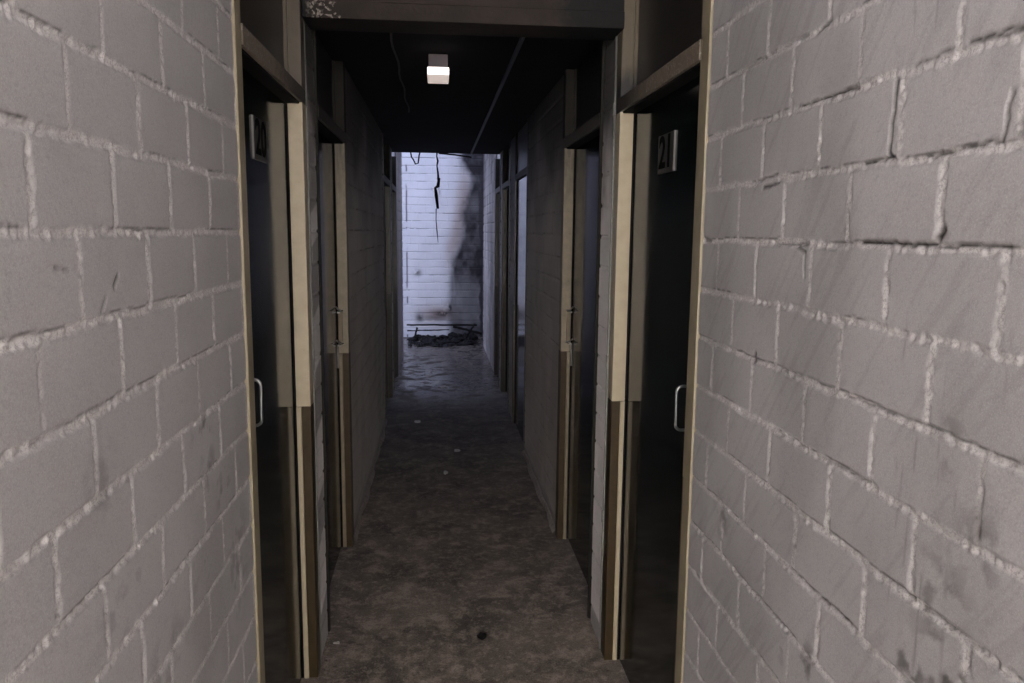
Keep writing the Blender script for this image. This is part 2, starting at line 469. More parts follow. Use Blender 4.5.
# ---- left wall
FL = Field()
side_grid(FL, XL, 1, 0.66, 1.842, 0.0, ZT, 0.0036, 0.0036, PLp(), seed=3, depth=0.0022,
    cracks=[((1.130, 1.560), (1.142, 1.572), 0.0035, 0.95), ((1.082, 1.525), (1.10, 1.545), 0.0030, 0.5), ((0.965, 1.594), (1.00, 1.588), 0.0016, 0.6)],
    blobs=[(1.49, 1.25, 0.05, 0.035, 0.85), (1.52, 1.17, 0.05, 0.05, 0.5), (1.05, 1.30, 0.05, 0.05, 0.35), (1.62, 1.09, 0.07, 0.06, 0.5),
           (1.25, 0.92, 0.09, 0.06, 0.45), (1.45, 0.98, 0.08, 0.08, 0.4), (1.1, 1.10, 0.10, 0.05, 0.3), (1.7, 0.9, 0.1, 0.12, 0.4)],
    soot=near_soot_L)
side_grid(FL, XL, 1, 0.52, 0.66, 0.0, ZT, 0.02, 0.02, PLp(), seed=3)
FL.box(XL-0.12, XL-0.012, 0.52, 1.84, 0, ZT)

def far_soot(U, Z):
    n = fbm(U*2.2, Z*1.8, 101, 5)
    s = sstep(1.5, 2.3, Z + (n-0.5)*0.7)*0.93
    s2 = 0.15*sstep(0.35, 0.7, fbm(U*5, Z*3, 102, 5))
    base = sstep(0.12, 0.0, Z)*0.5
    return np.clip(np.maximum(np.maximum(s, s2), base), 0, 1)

def stub(F, X, sgn, y0, y1, P, seed, light):
    """short brick pier between two doors, patchy light paint low down, rounded corner on its far edge"""
    us = np.linspace(y0, y1, 60); zs = np.linspace(0, 2.43, 560)
    U, Z = np.meshgrid(us, zs, indexing='ij')
    h, mo, ck, ci, bi = brick_field(U, Z, *P, seed, 0.004)
    r = 0.03
    d = np.clip(U - (y1 - r), 0, r)
    h = h - (r - np.sqrt(np.maximum(r*r - d*d, 0)))
    n = fbm(U*6, Z*4, seed+5, 4)
    soot = sstep(1.7, 2.15, Z + (n-0.5)*0.5)*0.92
    pat = light(U, Z)
    di = np.maximum(np.maximum(soot, ck*0.7), (1-pat)*0.62)
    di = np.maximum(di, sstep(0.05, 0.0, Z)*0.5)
    Pn = np.stack([X + sgn*h, U, Z], -1).reshape(-1, 3)
    F.add(Pn, grid_mesh(us, zs), mo.ravel()*0.5, di.ravel(), np.zeros(U.size), flip=(sgn < 0), mi=2)
    F.box(min(X-sgn*0.13, X-sgn*0.033), max(X-sgn*0.13, X-sgn*0.033), y0, y1, 0, 2.43)

def patches_left(U, Z):
    # lighter patches with slanted upper edges
    k = (Z + (U-2.77)*-0.25)
    p = np.zeros_like(Z)
    for a, b in ((0.15, 0.42), (0.60, 0.86), (1.10, 1.30), (1.56, 1.68)):
        p = np.maximum(p, sstep(a-0.01, a+0.01, k)*sstep(b+0.01, b-0.01, k))
    return np.clip(p*0.85+0.15*fbm(U*20, Z*10, 7, 3), 0, 1)
def patches_right(U, Z):
    return np.clip(sstep(0.05, 0.1, Z)*(0.92 + 0.15*fbm(U*15, Z*6, 8, 3)), 0, 1)

stub(FL, XL, 1, 2.772, 3.03, PLp(), 5, patches_left)
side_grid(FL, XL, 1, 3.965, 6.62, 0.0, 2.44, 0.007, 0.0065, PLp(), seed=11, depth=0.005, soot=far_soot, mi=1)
FL.box(XL-0.12, XL-0.012, 3.965, 6.62, 0, 2.44)
side_grid(FL, XL, 1, 7.62, 7.84, 0.0, 2.44, 0.01, 0.01, PLp(), seed=12, soot=far_soot, mi=1)
FL.box(XL-0.12, XL-0.012, 7.62, 7.84, 0, 2.44)
side_grid(FL, XL, 1, 8.74, 10.25, 0.0, 3.3, 0.01, 0.01, PLp(), seed=13, depth=0.008, soot=lambda U, Z: 0.25*sstep(0.3, 0.65, fbm(U*4, Z*3, 103, 4))+0.45*sstep(1.9, 2.6, Z), mi=1)
FL.box(XL-0.12, XL-0.012, 8.74, 10.25, 0, 3.3)
wl = tag(FL.build('wall_left', [M_near, M_far, M_pier]), 'grey painted brick wall on the left side of the corridor', 'wall', kind='structure')

# ---- right wall
zb = 1.6245; pz = 0.1192
zl = lambda k: zb + k*pz          # joint height: 0=d, 1=c, 2=b, 3=a, -1=e ...
FR = Field()
crR = []
def ck(a, b, w=0.0022, k=0.95): crR.append((a, b, w, k))
ck((1.37, zl(2)+.004), (1.17, zl(2)+.003)); ck((1.03, zl(2)+.006), (0.95, zl(2)+.010), 0.002, .7); ck((0.92, zl(2)+.012), (0.83, zl(2)+.008), 0.0026)
ck((1.068, zl(2)-.006), (1.074, zl(1)+.012), 0.003); ck((1.14, zl(1)+.004), (1.07, zl(1)+.008)); ck((0.99, zl(1)-.001), (0.85, zl(1)+.006), 0.002, .8)
ck((0.85, zl(1)+.006), (0.84, zl(1)+.06), 0.002, .8)
ck((1.508, zl(2)-.02), (1.508, zl(1)+.012), 0.0022, .8); ck((1.56, zl(1)+.002), (1.44, zl(1)+.010), 0.0024, .8); ck((1.50, zl(1)-.012), (1.43, zl(1)-.006), 0.004, .9)
ck((1.22, zl(0)+.003), (1.16, zl(0)+.006), .0022, .7); ck((1.13, zl(0)+.006), (0.955, zl(0)+.004), .0032, 1); ck((0.945, zl(0)+.003), (0.82, zl(0)+.004), .0022, .9)
ck((0.948, zl(0)+.014), (0.938, zl(0)+.024), .006, 1); ck((1.43, zl(0)-.004), (1.30, zl(0)-.001), .002, .7); ck((1.83, zl(0)+.004), (1.79, zl(0)), .007, .8)
ck((1.34, zl(0)-.006), (1.31, zl(0)-.014), .004, .8); ck((1.31, zl(0)-.02), (1.305, zl(0)-.06), .002, .7)
ck((1.50, zl(-2)-.002), (1.495, zl(-2)+.012), .006, 1); ck((1.62, zl(3)+.0), (1.35, zl(3)+.004), .002, .5); ck((1.32, zl(3)-.003), (1.27, zl(3)+.008), .003, .8)
ck((1.39, zl(-2)+.004), (1.29, zl(-2)+.003), .002, .7); ck((1.16, zl(-2)+.003), (0.93, zl(-2)+.004), .002, .6)
ck((1.38, zl(-3)+.004), (1.26, zl(-3)+.003), .002, .7); ck((1.20, zl(-3)+.003), (1.06, zl(-3)+.004), .002, .6)
ck((1.29, zl(-5)+.003), (1.08, zl(-5)+.004), .0022, .85); ck((1.55, zl(-6)+.003), (1.25, zl(-6)+.003), .0022, .6); ck((1.02, zl(-4)+.003), (0.8, zl(-4)+.004), .0022, .7)
side_grid(FR, XR, -1, 0.60, 1.842, 0.0, ZT, 0.0036, 0.0036, PRp(), seed=23, depth=0.0022,
    cracks=crR,
    blobs=[(0.86, 1.09, 0.06, 0.05, 0.9), (0.93, 1.05, 0.05, 0.05, 0.75), (0.80, 1.02, 0.07, 0.05, 0.8), (1.63, 1.00, 0.04, 0.05, 0.6), (0.82, 1.27, 0.05, 0.05, 0.5),
           (0.89, 1.38, 0.03, 0.05, 0.5), (0.95, 0.98, 0.06, 0.05, 0.6), (1.2, 0.90, 0.03, 0.03, 0.8), (1.30, 0.87, 0.03, 0.03, 0.6), (0.88, 1.17, 0.06, 0.07, 0.6)],
    drips=[(1.035, 1.90, 2.02, .0022, .55), (0.985, 1.88, 2.0, .002, .5), (0.93, 1.86, 1.95, .002, .4), (1.00, 1.28, 1.55, .002, .45), (0.955, 1.15, 1.47, .0025, .6),
           (0.905, 1.25, 1.5, .002, .5), (0.87, 1.12, 1.5, .002, .45), (0.84, 1.30, 1.62, .002, .4), (0.92, 1.02, 1.27, .003, .6), (0.865, 1.0, 1.26, .003, .6),
           (0.985, 1.10, 1.35, .0022, .5), (0.80, 1.4, 1.6, .002, .4), (0.92, 1.65, 1.9, .0018, .3)],
    soot=near_soot_R)
side_grid(FR, XR, -1, 0.52, 0.60, 0.0, ZT, 0.02, 0.02, PRp(), seed=23)
FR.box(XR+0.012, XR+0.12, 0.52, 1.84, 0, ZT)
stub(FR, XR, -1, 2.80, 3.06, PRp(), 25, patches_right)
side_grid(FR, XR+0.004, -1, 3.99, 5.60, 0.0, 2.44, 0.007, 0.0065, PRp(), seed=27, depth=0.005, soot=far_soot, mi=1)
FR.box(XR+0.016, XR+0.12, 3.99, 5.60, 0, 2.44)
side_grid(FR, XR+0.012, -1, 6.50, 7.00, 0.0, 2.44, 0.01, 0.01, PRp(), seed=28, soot=far_soot, mi=1)
FR.box(XR+0.024, XR+0.13, 6.50, 7.00, 0, 2.44)
side_grid(FR, XR+0.012, -1, 7.86, 8.06, 0.0, 2.44, 0.01, 0.01, PRp(), seed=29, soot=far_soot, mi=1)
FR.box(XR+0.024, XR+0.13, 7.86, 8.06, 0, 2.44)
side_grid(FR, XR+0.015, -1, 8.80, 11.2, 0.0, 3.3, 0.01, 0.01, PRp(), seed=30, depth=0.008, soot=lambda U, Z: 0.40*sstep(0.3, 0.65, fbm(U*4, Z*3, 104, 4))+0.5*sstep(1.7, 2.5, Z)+0.9*sstep(11.0, 11.15, U+0.1*fbm(Z*9, Z*0, 5, 3)), mi=1)
FR.box(XR+0.03, XR+0.15, 8.80, 11.2, 0, 3.3)
side_grid(FR, XR+0.14, -1, 11.2, 12.1, 0.0, 3.3, 0.012, 0.012, PRp(), seed=31, depth=0.008, soot=lambda U, Z: 0.93+0*U, mi=1)
tag(FR.build('wall_right', [M_near, M_far, M_pier]), 'grey painted brick wall on the right side of the corridor', 'wall', kind='structure')

# ---- end wall (faces -Y) at Y = 12
FE = Field()
us = np.linspace(-1.6, 0.80, 360); zs = np.linspace(0, 3.3, 480)
U, Z = np.meshgrid(us, zs, indexing='ij')
h, mo, ckk, ci, bi = brick_field(U, Z, 0.02, 0.118, (0.05, 0.165), 0.23, 41, 0.007, hu=0.0025)
def edge_x(Z):   # left limit of the smoke plume
    return np.interp(Z, [0.0, 0.26, 0.55, 1.0, 1.35, 1.6, 2.1, 2.45, 2.85, 3.3], [0.25, 0.20, 0.20, 0.22, 0.30, 0.37, 0.46, 0.50, 0.36, 0.1])
n = fbm(U*4, Z*3, 110, 5)
pl = sstep(-0.10, 0.08, U - edge_x(Z) + (n-0.5)*0.22)
dens = np.interp(Z, [0, 0.3, 0.75, 1.05, 1.5, 2.0, 2.5, 2.9], [0.93, 0.76, 0.74, 0.97, 0.93, 0.88, 0.97, 1.0])
di = pl*dens*(0.88+0.28*fbm(U*9, Z*7, 111, 4))
rim = np.exp(-((U-edge_x(Z)-0.03)/0.07)**2)*sstep(1.3, 1.0, Z)*0.75
di = np.maximum(di, rim*sstep(0.2, 0.45, fbm(U*6, Z*5, 112, 4)))
di = np.maximum(di, sstep(0.57, 0.67, U + (fbm(Z*6, Z*0, 113, 4)-0.5)*0.12)*0.97)
di = np.maximum(di, sstep(2.72, 2.95, Z+0.25*(fbm(U*5, Z, 114, 3)-0.5))*0.5*sstep(-0.1, 0.3, U))
for (u, z, ru, rz, k) in ((0.10, 0.36, 0.16, 0.06, 0.75), (0.0, 0.30, 0.28, 0.05, 0.45), (-0.27, 0.30, 0.07, 0.07, 0.7), (0.20, 0.45, 0.07, 0.12, 0.85), (-0.30, 1.0, 0.06, 0.05, 0.6), (0.30, 1.1, .1, .08, .5)):
    di = np.maximum(di, np.exp(-(((U-u)/ru)**2+((Z-z)/rz)**2))*min(1, k*1.3)*sstep(0.2, 0.42, fbm(U*12, Z*12, 115, 4)))
# crazed cracks on the right, split down the middle
cr = np.abs(fbm(U*5+3, Z*6, 116, 4)-0.5)
di = np.maximum(di, (cr < 0.012)*pl*0.8*sstep(1.2, 0.9, Z))
ln = np.exp(-((U+0.462+(fbm(Z*8, Z*0, 119, 3)-0.5)*0.02)/0.011)**2)*sstep(0.38, 0.52, fbm(Z*7, Z*0, 118, 3))
di = np.maximum(di, ln*0.9)
hl = np.exp(-((np.abs(((Z-0.02)/0.118) % 1 - 0.0)*0.118)/0.006)**2)*sstep(0.45, 0.6, fbm(U*4, ci*3.3, 117, 3))
di = np.maximum(di, hl*0.75)
ru = np.exp(-((U-edge_x(Z)+0.06)/0.12)**2)*sstep(2.9, 2.2, Z)*sstep(0.9, 1.5, Z)*0.60 + np.exp(-(((U-0.02)/0.3)**2+((Z-0.36)/0.12)**2))*0.75
Pn = np.stack([U, 12.0 - h, Z], -1).reshape(-1, 3)
FE.add(Pn, grid_mesh(us, zs), mo.ravel()*0.25, np.clip(di, 0, 1).ravel(), np.clip(ru, 0, 1).ravel(), mi=0)
FE.box(-1.6, 0.80, 12.02, 12.15, 0, 3.3)
tag(FE.build('wall_end', [M_end]), 'white painted brick wall closing the corridor, soot plume on its right', 'wall', kind='structure')
tag(boxobj('wall_back', (-2.3, 2.5, -3.72, -3.6, 0, ZT), M_added_lobby, bev=0), 'plain wall behind the photographer', 'wall', kind='structure')

tag(boxobj('wall_lobby_left', (-2.42, -2.3, -3.72, 0.64, 0, ZT), M_added_lobby, bev=0), 'plain left wall of the lobby behind the photographer', 'wall', kind='structure')  # unseen lobby, made wide so side light reaches the corridor walls
tag(boxobj('wall_lobby_right', (2.5, 2.62, -3.72, 0.64, 0, ZT), M_added_lobby, bev=0), 'plain right wall of the lobby behind the photographer', 'wall', kind='structure')
tag(boxobj('wall_lobby_front_left', (-2.3, XL-0.12, 0.52, 0.64, 0, ZT), M_added_lobby, bev=0), 'lobby wall left of the corridor mouth', 'wall', kind='structure')
tag(boxobj('wall_lobby_front_right', (XR+0.12, 2.5, 0.52, 0.64, 0, ZT), M_added_lobby, bev=0), 'lobby wall right of the corridor mouth', 'wall', kind='structure')

# ---- floor and ceilings
bm = bmesh.new(); box(bm, -2.4, 2.6, -3.7, 12.1, -0.12, 0.0)
tag(link('floor', to_mesh(bm, 'floor', M_floor)), 'stained dark concrete corridor floor', 'floor', kind='structure')
bm = bmesh.new()
box(bm, XL-0.12, XR+0.12, 2.86, 8.22, 2.44, 2.56, mi=0)
box(bm, -2.4, 2.6, -3.7, 2.86, ZT, ZT+0.1, mi=1)
tag(link('ceiling', to_mesh(bm, 'ceiling', [M_ceil, M_ceil_near])), 'soot blackened corridor ceiling', 'ceiling', kind='structure')

# cement fillets at the foot of the walls
def fillet(name, X, sgn, y0, y1, label):
    bm = bmesh.new(); n = int((y1-y0)/0.02); prev = None
    for i in range(n+1):
        y = y0 + (y1-y0)*i/n
        w = 0.020 + 0.012*math.sin(y*9.1) * math.sin(y*3.7+1) + random.uniform(-0.003, 0.003)
        hh = 0.022 + 0.008*math.sin(y*13+2) + random.uniform(-0.003, 0.003)
        ring = [bm.verts.new((X - sgn*0.02, y, 0)), bm.verts.new((X - sgn*0.02, y, hh)), bm.verts.new((X+sgn*0.004, y, hh)), bm.verts.new((X + sgn*w, y, -0.002))]
        if prev:
            for k in range(4): bm.faces.new([prev[k], prev[(k+1) % 4], ring[(k+1) % 4], ring[k]])
        else: bm.faces.new(ring)
        prev = ring
    bm.faces.new(prev[::-1])
    return tag(link(name, to_mesh(bm, name, M_fillet)), label, 'baseboard', kind='structure')
fillet('baseboard_left', XL, 1, 3.98, 6.6, 'cement fillet along the foot of the left wall')
fillet('baseboard_right', XR, -1, 4.0, 5.58, 'cement fillet along the foot of the right wall')

# ------------------------------------------------------------------ doors
def text_mesh(body, size, depth, mat, name):
    cu = bpy.data.curves.new(name, 'FONT'); cu.body = body; cu.size = size; cu.extrude = depth; cu.offset = 0.0028
    cu.align_x = 'CENTER'; cu.align_y = 'CENTER'; cu.resolution_u = 4
    o = bpy.data.objects.new(name, cu); col.objects.link(o)
    dg = bpy.context.evaluated_depsgraph_get()
    me = bpy.data.meshes.new_from_object(o.evaluated_get(dg))
    bpy.data.objects.remove(o); me.materials.clear(); me.materials.append(mat)
    return me

def door(idx, label, s, X, y0, y1, near=True, number=None, bolt=False, handle=False, recess=0.047, ztop=2.44,
         nj=0.07, fj=0.07, mj=None, mu=None, ml=None, mt=None, mb=None, zsplit=1.025, mn=None):
    """s=+1 door in the left wall (opening faces +X), -1 in the right wall. y0..y1 outer frame limits"""
    mj = mj or M_beige; mu = mu or M_upper; mn = mn or mj; ml = ml or M_lintel; mt = mt or M_transom; mb = mb or M_brown
    root = empty('door_%d' % idx, (X, (y0+y1)/2, 0)); tag(root, label, 'door', kind='structure')
    oy = (y0+y1)/2
    def B(name, a0, a1, b0, b1, c0, c1, mat, bev=0.0015, lab=None):
        # a: outward depth from the wall face (positive = into the wall), b: Y, c: Z
        xa, xb = sorted((-s*a0, -s*a1))
        o = boxobj(name, (xa, xb, b0-oy, b1-oy, c0, c1), mat, root, bev)
        if lab: o['label'] = lab
        return o
    pr = -0.006       # frame stands proud of the bricks
    a, b = y0+nj, y1-fj
    # near jamb
    B('jamb', pr, 0.13, y0, a-0.018, 0, ztop, mn, 0.002)
    B('jamb_bead', pr+0.004, recess+0.05, a-0.018, a, zsplit-0.02, 2.059, mn, 0.001)
    B('jamb_bead', pr+0.004, recess+0.05, a-0.018, a, 0, zsplit-0.02, mb, 0.001, 'brown lower bead')
    B('jamb_bead', pr+0.004, recess+0.05, a-0.018, a, 2.11, ztop, mn, 0.001)
    # far jamb: lower part in two tones, upper beige, top run beside the transom
    B('jamb', pr, recess-0.021, b, y1, 0, zsplit, mb, 0.002, 'brown lower jamb')
    B('jamb_rebate', recess-0.004, recess+0.05, b+0.001, y1-0.001, 0, 2.059, M_char_shade, 0, 'dark gap between frame and door')  # black strip stands in for the shade in the gap
    B('jamb_bead', recess-0.021, recess-0.004, b-0.004, y1, 0, zsplit, mj, 0.003, 'beige strip beside brown paint')
    B('jamb', pr, recess-0.004, b, y1, zsplit, 2.059, mj, 0.002)
    B('jamb', pr, recess+0.06, b, y1, 2.11, ztop, mu, 0.002)
    B('jamb_bead', recess-0.012, recess+0.02, b-0.012, b, 2.11, ztop, mu, 0.002)
    B('lintel', pr, recess+0.07, a, y1-0.001, 2.060, 2.110, ml, 0.003)
    B('lintel_soffit', 0.004, recess+0.06, a+0.001, b-0.001, 2.054, 2.0605, M_char_shade, 0.0)  # black board painting the shaded underside of the lintel
    B('transom_panel', recess, recess+0.03, a, b, 2.11, ztop, mt, 0.0)
    B('door_leaf', recess+0.002, recess+0.045, a+0.002, b-0.002, 0.012, 2.055, M_door, 0.002)
    if handle:
        bm = bmesh.new(); hy = a+0.105-oy; zc0, zc1 = (1.132, 1.254) if s > 0 else (1.103, 1.226); so = -0.040
        f = -s
        pts = [(f*(recess+0.004), hy, zc0)]
        for k in range(7):
            t = k/6*PI/2; r = 0.016
            pts.append((f*(recess-0.040+r-r*math.sin(t)), hy, zc0 + r - r*math.cos(t)))
        for k in range(7):
            t = k/6*PI/2; r = 0.016
            pts.append((f*(recess-0.040+r-r*math.cos(t)), hy, zc1 - r + r*math.sin(t)))
        pts.append((f*(recess+0.004), hy, zc1))
        tube(bm, pts, 0.0042, 10)
        link('pull_handle', to_mesh(bm, 'pull_handle', M_steel), root)
    if number:
        py0, py1, pz0, pz1 = (2.205-oy, 2.372-oy, 1.830, 1.946) if s > 0 else (2.252-oy, 2.412-oy, 1.822, 1.938)
        n = boxobj('number_plate', tuple(sorted((-s*(recess-0.003), -s*(recess+0.003)))) + (py0, py1, pz0, pz1), M_plate, root, 0.001)
        rim = boxobj('plate_rim', tuple(sorted((-s*(recess-0.0036), -s*(recess+0.003)))) + (py0-0.003, py0+0.0005, pz0, pz1), M_plate_edge, n, 0.001)
        me = text_mesh(number, 0.135, 0.001, M_digit, 'numeral')
        t = link('numeral', me, n)
        # stand the text up on the door face so that it reads from the corridor
        if s > 0: m3 = Matrix(((0, 0, 1), (1, 0, 0), (0, 1, 0)))     # x->+Y? seen facing -X
        else: m3 = Matrix(((0, 0, -1), (-1, 0, 0), (0, 1, 0)))
        t.matrix_local = Matrix.Translation((-s*(recess-0.0035), (py0+py1)/2, (pz0+pz1)/2)) @ m3.to_4x4()
    if bolt:
        f = -s; by = b - oy
        bm = bmesh.new()
        # lock keep on the jamb, two lugs, hanging bolt rod
        box(bm, *sorted((f*0.022, f*(recess-0.004))), by-0.006, by+0.001, 1.085, 1.235, 0.002)
        link('lock_keep', to_mesh(bm, 'lock_keep', M_brown_door), root)
        for zc in (1.245, 1.080):
            bm = bmesh.new()
            tube(bm, [(f*0.020, by-0.010, zc-0.004), (f*0.034, by-0.030, zc+0.002), (f*(recess-0.006), by-0.045, zc+0.012), (f*(recess-0.002), by-0.055, zc+0.018)], 0.0038, 8)
            box(bm, *sorted((f*0.030, f*0.044)), by-0.040, by-0.008, zc-0.014, zc-0.006, 0.001)
            link('bolt_lug', to_mesh(bm, 'bolt_lug', M_bolt), root)
        bm = bmesh.new()
        tube(bm, [(f*0.044, by-0.030, 0.955), (f*0.044, by-0.030, 1.070)], 0.0045, 8)
        link('bolt_rod', to_mesh(bm, 'bolt_rod', M_bolt), root)
    return root

M_smk = mat_flat('beige_paint_blackened', (0.018, 0.016, 0.013), 0.7, spec=0.2, var=0.35)
M_farj = mat_flat('far_frame_smoked', (0.085, 0.075, 0.058), 0.45, var=0.35, soot=(2, 1.4, 2.2, 0.9))
D = dict(mj=M_beige_dim, mu=M_smk, ml=M_lintel_far, mt=M_transom_far, nj=0.035, mn=M_smk)
D2 = dict(mj=M_farj, mu=M_smk, ml=M_lintel_far, mt=M_transom_far, mb=M_lintel_far)
door(1, 'nearest black door on the left with steel pull handle in beige frame', 1, XL, 1.84, 2.77, number='20', handle=True, mn=M_beige_shaded)
door(2, 'nearest black door on the right, numbered 21, with steel pull handle', -1, XR, 1.84, 2.80, number='21', handle=True, mn=M_beige_shaded, mu=M_beige_soot_shade)
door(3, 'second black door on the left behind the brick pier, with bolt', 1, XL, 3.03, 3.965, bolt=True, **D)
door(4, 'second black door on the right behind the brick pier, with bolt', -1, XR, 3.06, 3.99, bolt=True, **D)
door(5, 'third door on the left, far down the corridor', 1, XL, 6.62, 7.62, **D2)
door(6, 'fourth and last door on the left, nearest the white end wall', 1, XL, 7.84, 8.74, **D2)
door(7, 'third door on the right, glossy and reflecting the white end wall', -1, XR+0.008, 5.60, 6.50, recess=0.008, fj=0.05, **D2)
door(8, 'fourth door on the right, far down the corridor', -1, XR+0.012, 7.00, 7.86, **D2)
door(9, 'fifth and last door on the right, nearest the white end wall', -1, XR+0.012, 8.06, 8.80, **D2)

# ------------------------------------------------------------------ crossbeam
bm = bmesh.new()
box(bm, XL+0.010, XR-0.004, 2.71, 2.88, 2.332, 2.388, 0.003)
box(bm, XL+0.010, XR-0.004, 2.722, 2.88, 2.388, ZT, 0.0)
cb = link('ceiling_beam', to_mesh(bm, 'ceiling_beam', M_beam))
tag(cb, 'scorched brown beam crossing the corridor overhead between the first doors', 'beam', kind='structure')

# conduits beside the piers
def conduit(X, y, label):
    root = empty('conduit_pipe', (X, y, 0)); tag(root, label, 'pipe')
    bm = bmesh.new(); tube(bm, [(0, 0, 0.0), (0.001, 0.001, 0.6), (0, 0, 1.15), (0.001, 0.002, 1.7), (0, 0, 2.44)], 0.0062, 10)
    link('pipe', to_mesh(bm, 'pipe', M_galv), root)
    for z in (2.08, 1.16, 0.55):
        bm = bmesh.new(); tube(bm, [(0, 0, z-0.022), (0, 0, z+0.022)], 0.0088, 10)
        link('coupling', to_mesh(bm, 'coupling', M_galv), root)
conduit(XR-0.004, 2.817, 'thin grey conduit running up between the right brick pier and door frame')
conduit(XL+0.002, 2.785, 'thin grey conduit running up between the left brick pier and door frame')

# ------------------------------------------------------------------ bulkhead lamp on the ceiling
LX, LY = 0.008, 3.80
lamp = empty('bulkhead_lamp', (LX, LY, 2.424)); tag(lamp, 'small lit bulkhead lamp on the black ceiling beyond the beam', 'lamp')
bm = bmesh.new(); box(bm, -0.044, 0.044, -0.12, 0.12, -0.040, 0.016, 0.003)
link('housing', to_mesh(bm, 'housing', mat_flat('lamp_housing_grey', (0.20, 0.17, 0.18), 0.45, var=0.1)), lamp)
bm = bmesh.new()
box(bm, -0.050, 0.050, -0.115, 0.110, -0.074, -0.040, 0.004)
bm.faces.ensure_lookup_table()
for f in bm.faces:
    c = f.calc_center_median(); f.material_index = 0 if f.normal.y*1 < -0.5 or c.y < -0.111 else 1
link('diffuser', to_mesh(bm, 'diffuser', [mat_emit('lamp_glow', (1.0, 0.93, 0.90), 1.6), mat_emit('lamp_glow_soft', (1.0, 0.84, 0.76), 0.52)]), lamp)

# cable and trunking on the ceiling
bm = bmesh.new(); pts = [(-0.185 + 0.006*math.sin(i*1.3), 3.0 + i*0.14, 2.434 - 0.004*abs(math.sin(i*0.8))) for i in range(18)]
tube(bm, pts, 0.005, 6)
tag(link('ceiling_cable', to_mesh(bm, 'ceiling_cable', mat_flat('dusty_cable', (0.05, 0.05, 0.045), 0.7))), 'thin dusty cable clipped along the ceiling left of the lamp', 'cable')
bm = bmesh.new(); box(bm, 0.345, 0.362, 2.9, 8.1, 2.424, 2.44, 0.002)
tag(link('cable_trunking', to_mesh(bm, 'cable_trunking', mat_flat('smoked_trunking', (0.012, 0.013, 0.017), 0.4))), 'narrow dark cable trunking along the ceiling right of the lamp', 'trunking')

# ------------------------------------------------------------------ burnt ceiling remains above the end
root = empty('burnt_cable', (0.0, 8.16, 2.44)); root.scale = (0.95, 0.95, 0.95); tag(root, 'burnt black cable with pale broken fitting hanging before the end wall', 'cable')
def wig(pts, r, mat, name, parent, n=6):
    bm = bmesh.new(); tube(bm, pts, r, n); return link(name, to_mesh(bm, name, mat), parent)
wig([(0.005, 0, 0.02), (0.0, 0, -0.04), (0.012, 0, -0.09), (0.002, 0, -0.14), (0.012, 0, -0.21), (0.018, 0, -0.30)], [0.010, 0.007, 0.011, 0.007, 0.010, 0.013], M_char_shade, 'cord', root)
wig([(0.020, 0, -0.27), (0.012, 0, -0.36), (-0.03, 0, -0.385)], [0.019, 0.022, 0.010], M_char_shade, 'cord', root)
wig([(-0.015, 0, -0.385), (-0.006, 0, -0.46), (0.010, 0, -0.60)], [0.014, 0.019, 0.014], M_char_shade, 'cord', root)
wig([(-0.008, 0, -0.60), (-0.010, 0, -0.72), (0.0, 0, -0.84), (0.012, 0, -0.97)], [0.006, 0.0045, 0.006, 0.002], M_char_shade, 'cord', root)
bm = bmesh.new(); box(bm, 0.020, 0.042, -0.030, 0.010, -0.48, -0.37, 0.003); box(bm, -0.052, -0.030, -0.030, 0.010, -0.415, -0.372, 0.004)
link('broken_fitting', to_mesh(bm, 'broken_fitting', M_plastic), root)
root2 = empty('cable_loop', (-0.240, 8.16, 2.44)); tag(root2, 'small burnt loop of wire hanging from the ceiling edge at left', 'cable')
wig([(-0.03, 0, 0.02), (-0.018, 0, -0.05), (0.0, 0, -0.075), (0.022, 0, -0.12), (0.05, 0, -0.11), (0.06, 0, -0.03), (0.075, 0, 0.02)], 0.0085, M_char_shade, 'wire', root2)
bm = bmesh.new(); tube(bm, [(0.02, 8.19, 2.435), (0.19, 8.2, 2.424), (0.36, 8.19, 2.402)], 0.009, 6)
tag(link('ceiling_rod', to_mesh(bm, 'ceiling_rod', M_char_shade)), 'sagging burnt rod at the ceiling edge before the end wall', 'rod')

# debris at the foot of the end wall
def plank(name, a, b, w, t, mat, seed, label, cat):
    a = Vector(a); b = Vector(b); d = (b-a); L = d.length; rnd = random.Random(seed)
    bm = bmesh.new(); n = 14; prev = None
    for i in range(n+1):
        x = L*i/n; j = lambda k: rnd.uniform(-k, k)
        ring = [bm.verts.new((x, -w/2+j(.006), -t/2+j(.004))), bm.verts.new((x, w/2+j(.006), -t/2+j(.004))), bm.verts.new((x, w/2+j(.006), t/2+j(.004))), bm.verts.new((x, -w/2+j(.006), t/2+j(.004)))]
        if prev:
            for k in range(4): bm.faces.new([prev[k], prev[(k+1) % 4], ring[(k+1) % 4], ring[k]])
        else: bm.faces.new(ring)
        prev = ring
    bm.faces.new(prev[::-1])
    o = link(name, to_mesh(bm, name, mat)); o.location = a
    o.rotation_euler = d.to_track_quat('X', 'Z').to_euler()
    return tag(o, label, cat)
plank('charred_batten', (-0.46, 11.62, 0.235), (0.60, 11.66, 0.225), 0.03, 0.022, M_char_shade, 1, 'long charred batten propped level across the foot of the end wall', 'batten')
plank('charred_batten', (-0.45, 11.58, 0.150), (0.18, 11.63, 0.160), 0.03, 0.016, M_char_shade, 2, 'shorter charred batten just below the long level one', 'batten')
plank('charred_batten', (0.24, 11.45, 0.23), (0.66, 11.30, 0.14), 0.035, 0.03, M_char_shade, 3, 'charred batten sloping down to the right in the debris heap', 'batten')
plank('charred_batten', (-0.30, 11.5, 0.21), (-0.33, 11.45, 0.09), 0.02, 0.02, M_char_shade, 4, 'short charred stick standing in the debris at left', 'batten')
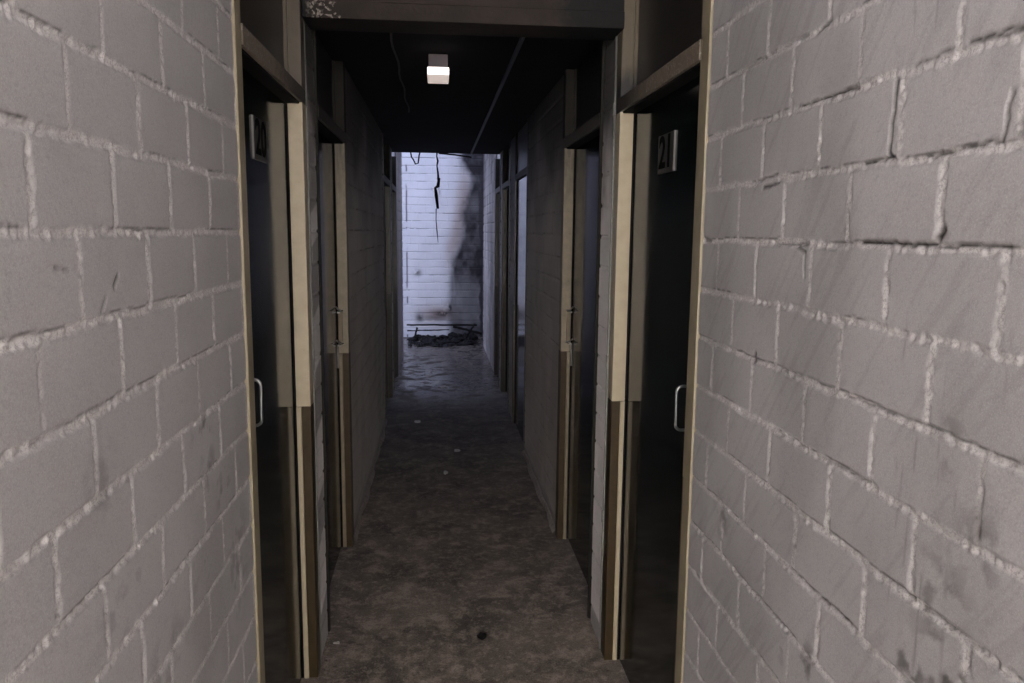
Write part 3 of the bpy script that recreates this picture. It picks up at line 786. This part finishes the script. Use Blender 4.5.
plank('charred_batten', (0.42, 11.4, 0.06), (0.56, 11.45, 0.27), 0.03, 0.02, M_char_shade, 5, 'charred stick leaning up at the right of the debris heap', 'batten')
bm = bmesh.new(); rnd = random.Random(12)
for i in range(170):
    x = rnd.uniform(-0.40, 0.56); y = rnd.uniform(10.9, 11.88); k = rnd.uniform(0.3, 1)
    hh = 0.02 + 0.075*max(0, (y-10.9))*k*(1.3 if x > 0.2 else 0.6)
    s = rnd.uniform(0.02, 0.055)
    m = Matrix.Translation((x, y, hh*0.5)) @ Matrix.Rotation(rnd.uniform(0, 6), 4, 'Z') @ Matrix.Rotation(rnd.uniform(-.6, .6), 4, 'X') @ Matrix.Diagonal((s*rnd.uniform(.8, 2), s, max(hh*0.55, 0.01), 1))
    r = bmesh.ops.create_icosphere(bm, subdivisions=1, radius=1.0, matrix=m)
    for v in r['verts']: v.co += Vector((rnd.uniform(-.008, .008), rnd.uniform(-.008, .008), rnd.uniform(-.006, .006)))
for v in bm.verts: v.co.z = max(v.co.z, 0.0)
tag(link('rubble_heap', to_mesh(bm, 'rubble_heap', M_ash)), 'heap of black ash and rubble at the foot of the end wall', 'rubble', kind='stuff')

# bits on the corridor floor
rough_chunk('charred_chunk', (0.176, 2.93, 0), (0.018, 0.022, 0.010), M_char_shade, 3)['label'] = 'small black charred lump on the floor between the brick piers'
bpy.data.objects['charred_chunk']['category'] = 'charred lump'
flk = [((-0.405, 2.935), (0.015, 0.009), 'single pale flake of paint beside the foot of the left brick pier'),
       ((0.056, 5.11), (0.022, 0.04), 'larger pale flake mid corridor, the nearer of two'),
       ((0.144, 5.64), (0.028, 0.04), 'larger pale flake mid corridor, the farther of two'),
       ((-0.108, 8.70), (0.05, 0.09), 'pale flake near the wet floor at the far end, left one'),
       ((0.058, 8.06), (0.05, 0.06), 'pale flake just before the wet floor at the far end'),
       ((-0.17, 6.55), (0.04, 0.05), 'pale flake left of centre between the far doors')]
for i, (p, sz, lab) in enumerate(flk):
    bm = bmesh.new(); rnd = random.Random(50+i); n = 11
    top = []; bot = []
    for k in range(n):
        a = 2*PI*k/n; r = rnd.uniform(0.55, 1.0)
        top.append(bm.verts.new((math.cos(a)*r*sz[0], math.sin(a)*r*sz[1], 0.004+rnd.uniform(0, .003))))
        bot.append(bm.verts.new((math.cos(a)*r*sz[0]*0.95, math.sin(a)*r*sz[1]*0.95, 0.0)))
    bm.faces.new(top); bm.faces.new(bot[::-1])
    for k in range(n): bm.faces.new([top[k], bot[k], bot[(k+1) % n], top[(k+1) % n]])
    o = link('paint_flake', to_mesh(bm, 'paint_flake', M_flake)); o.location = (p[0], p[1], 0.001)
    tag(o, lab, 'flake', 'paint flakes on the floor')
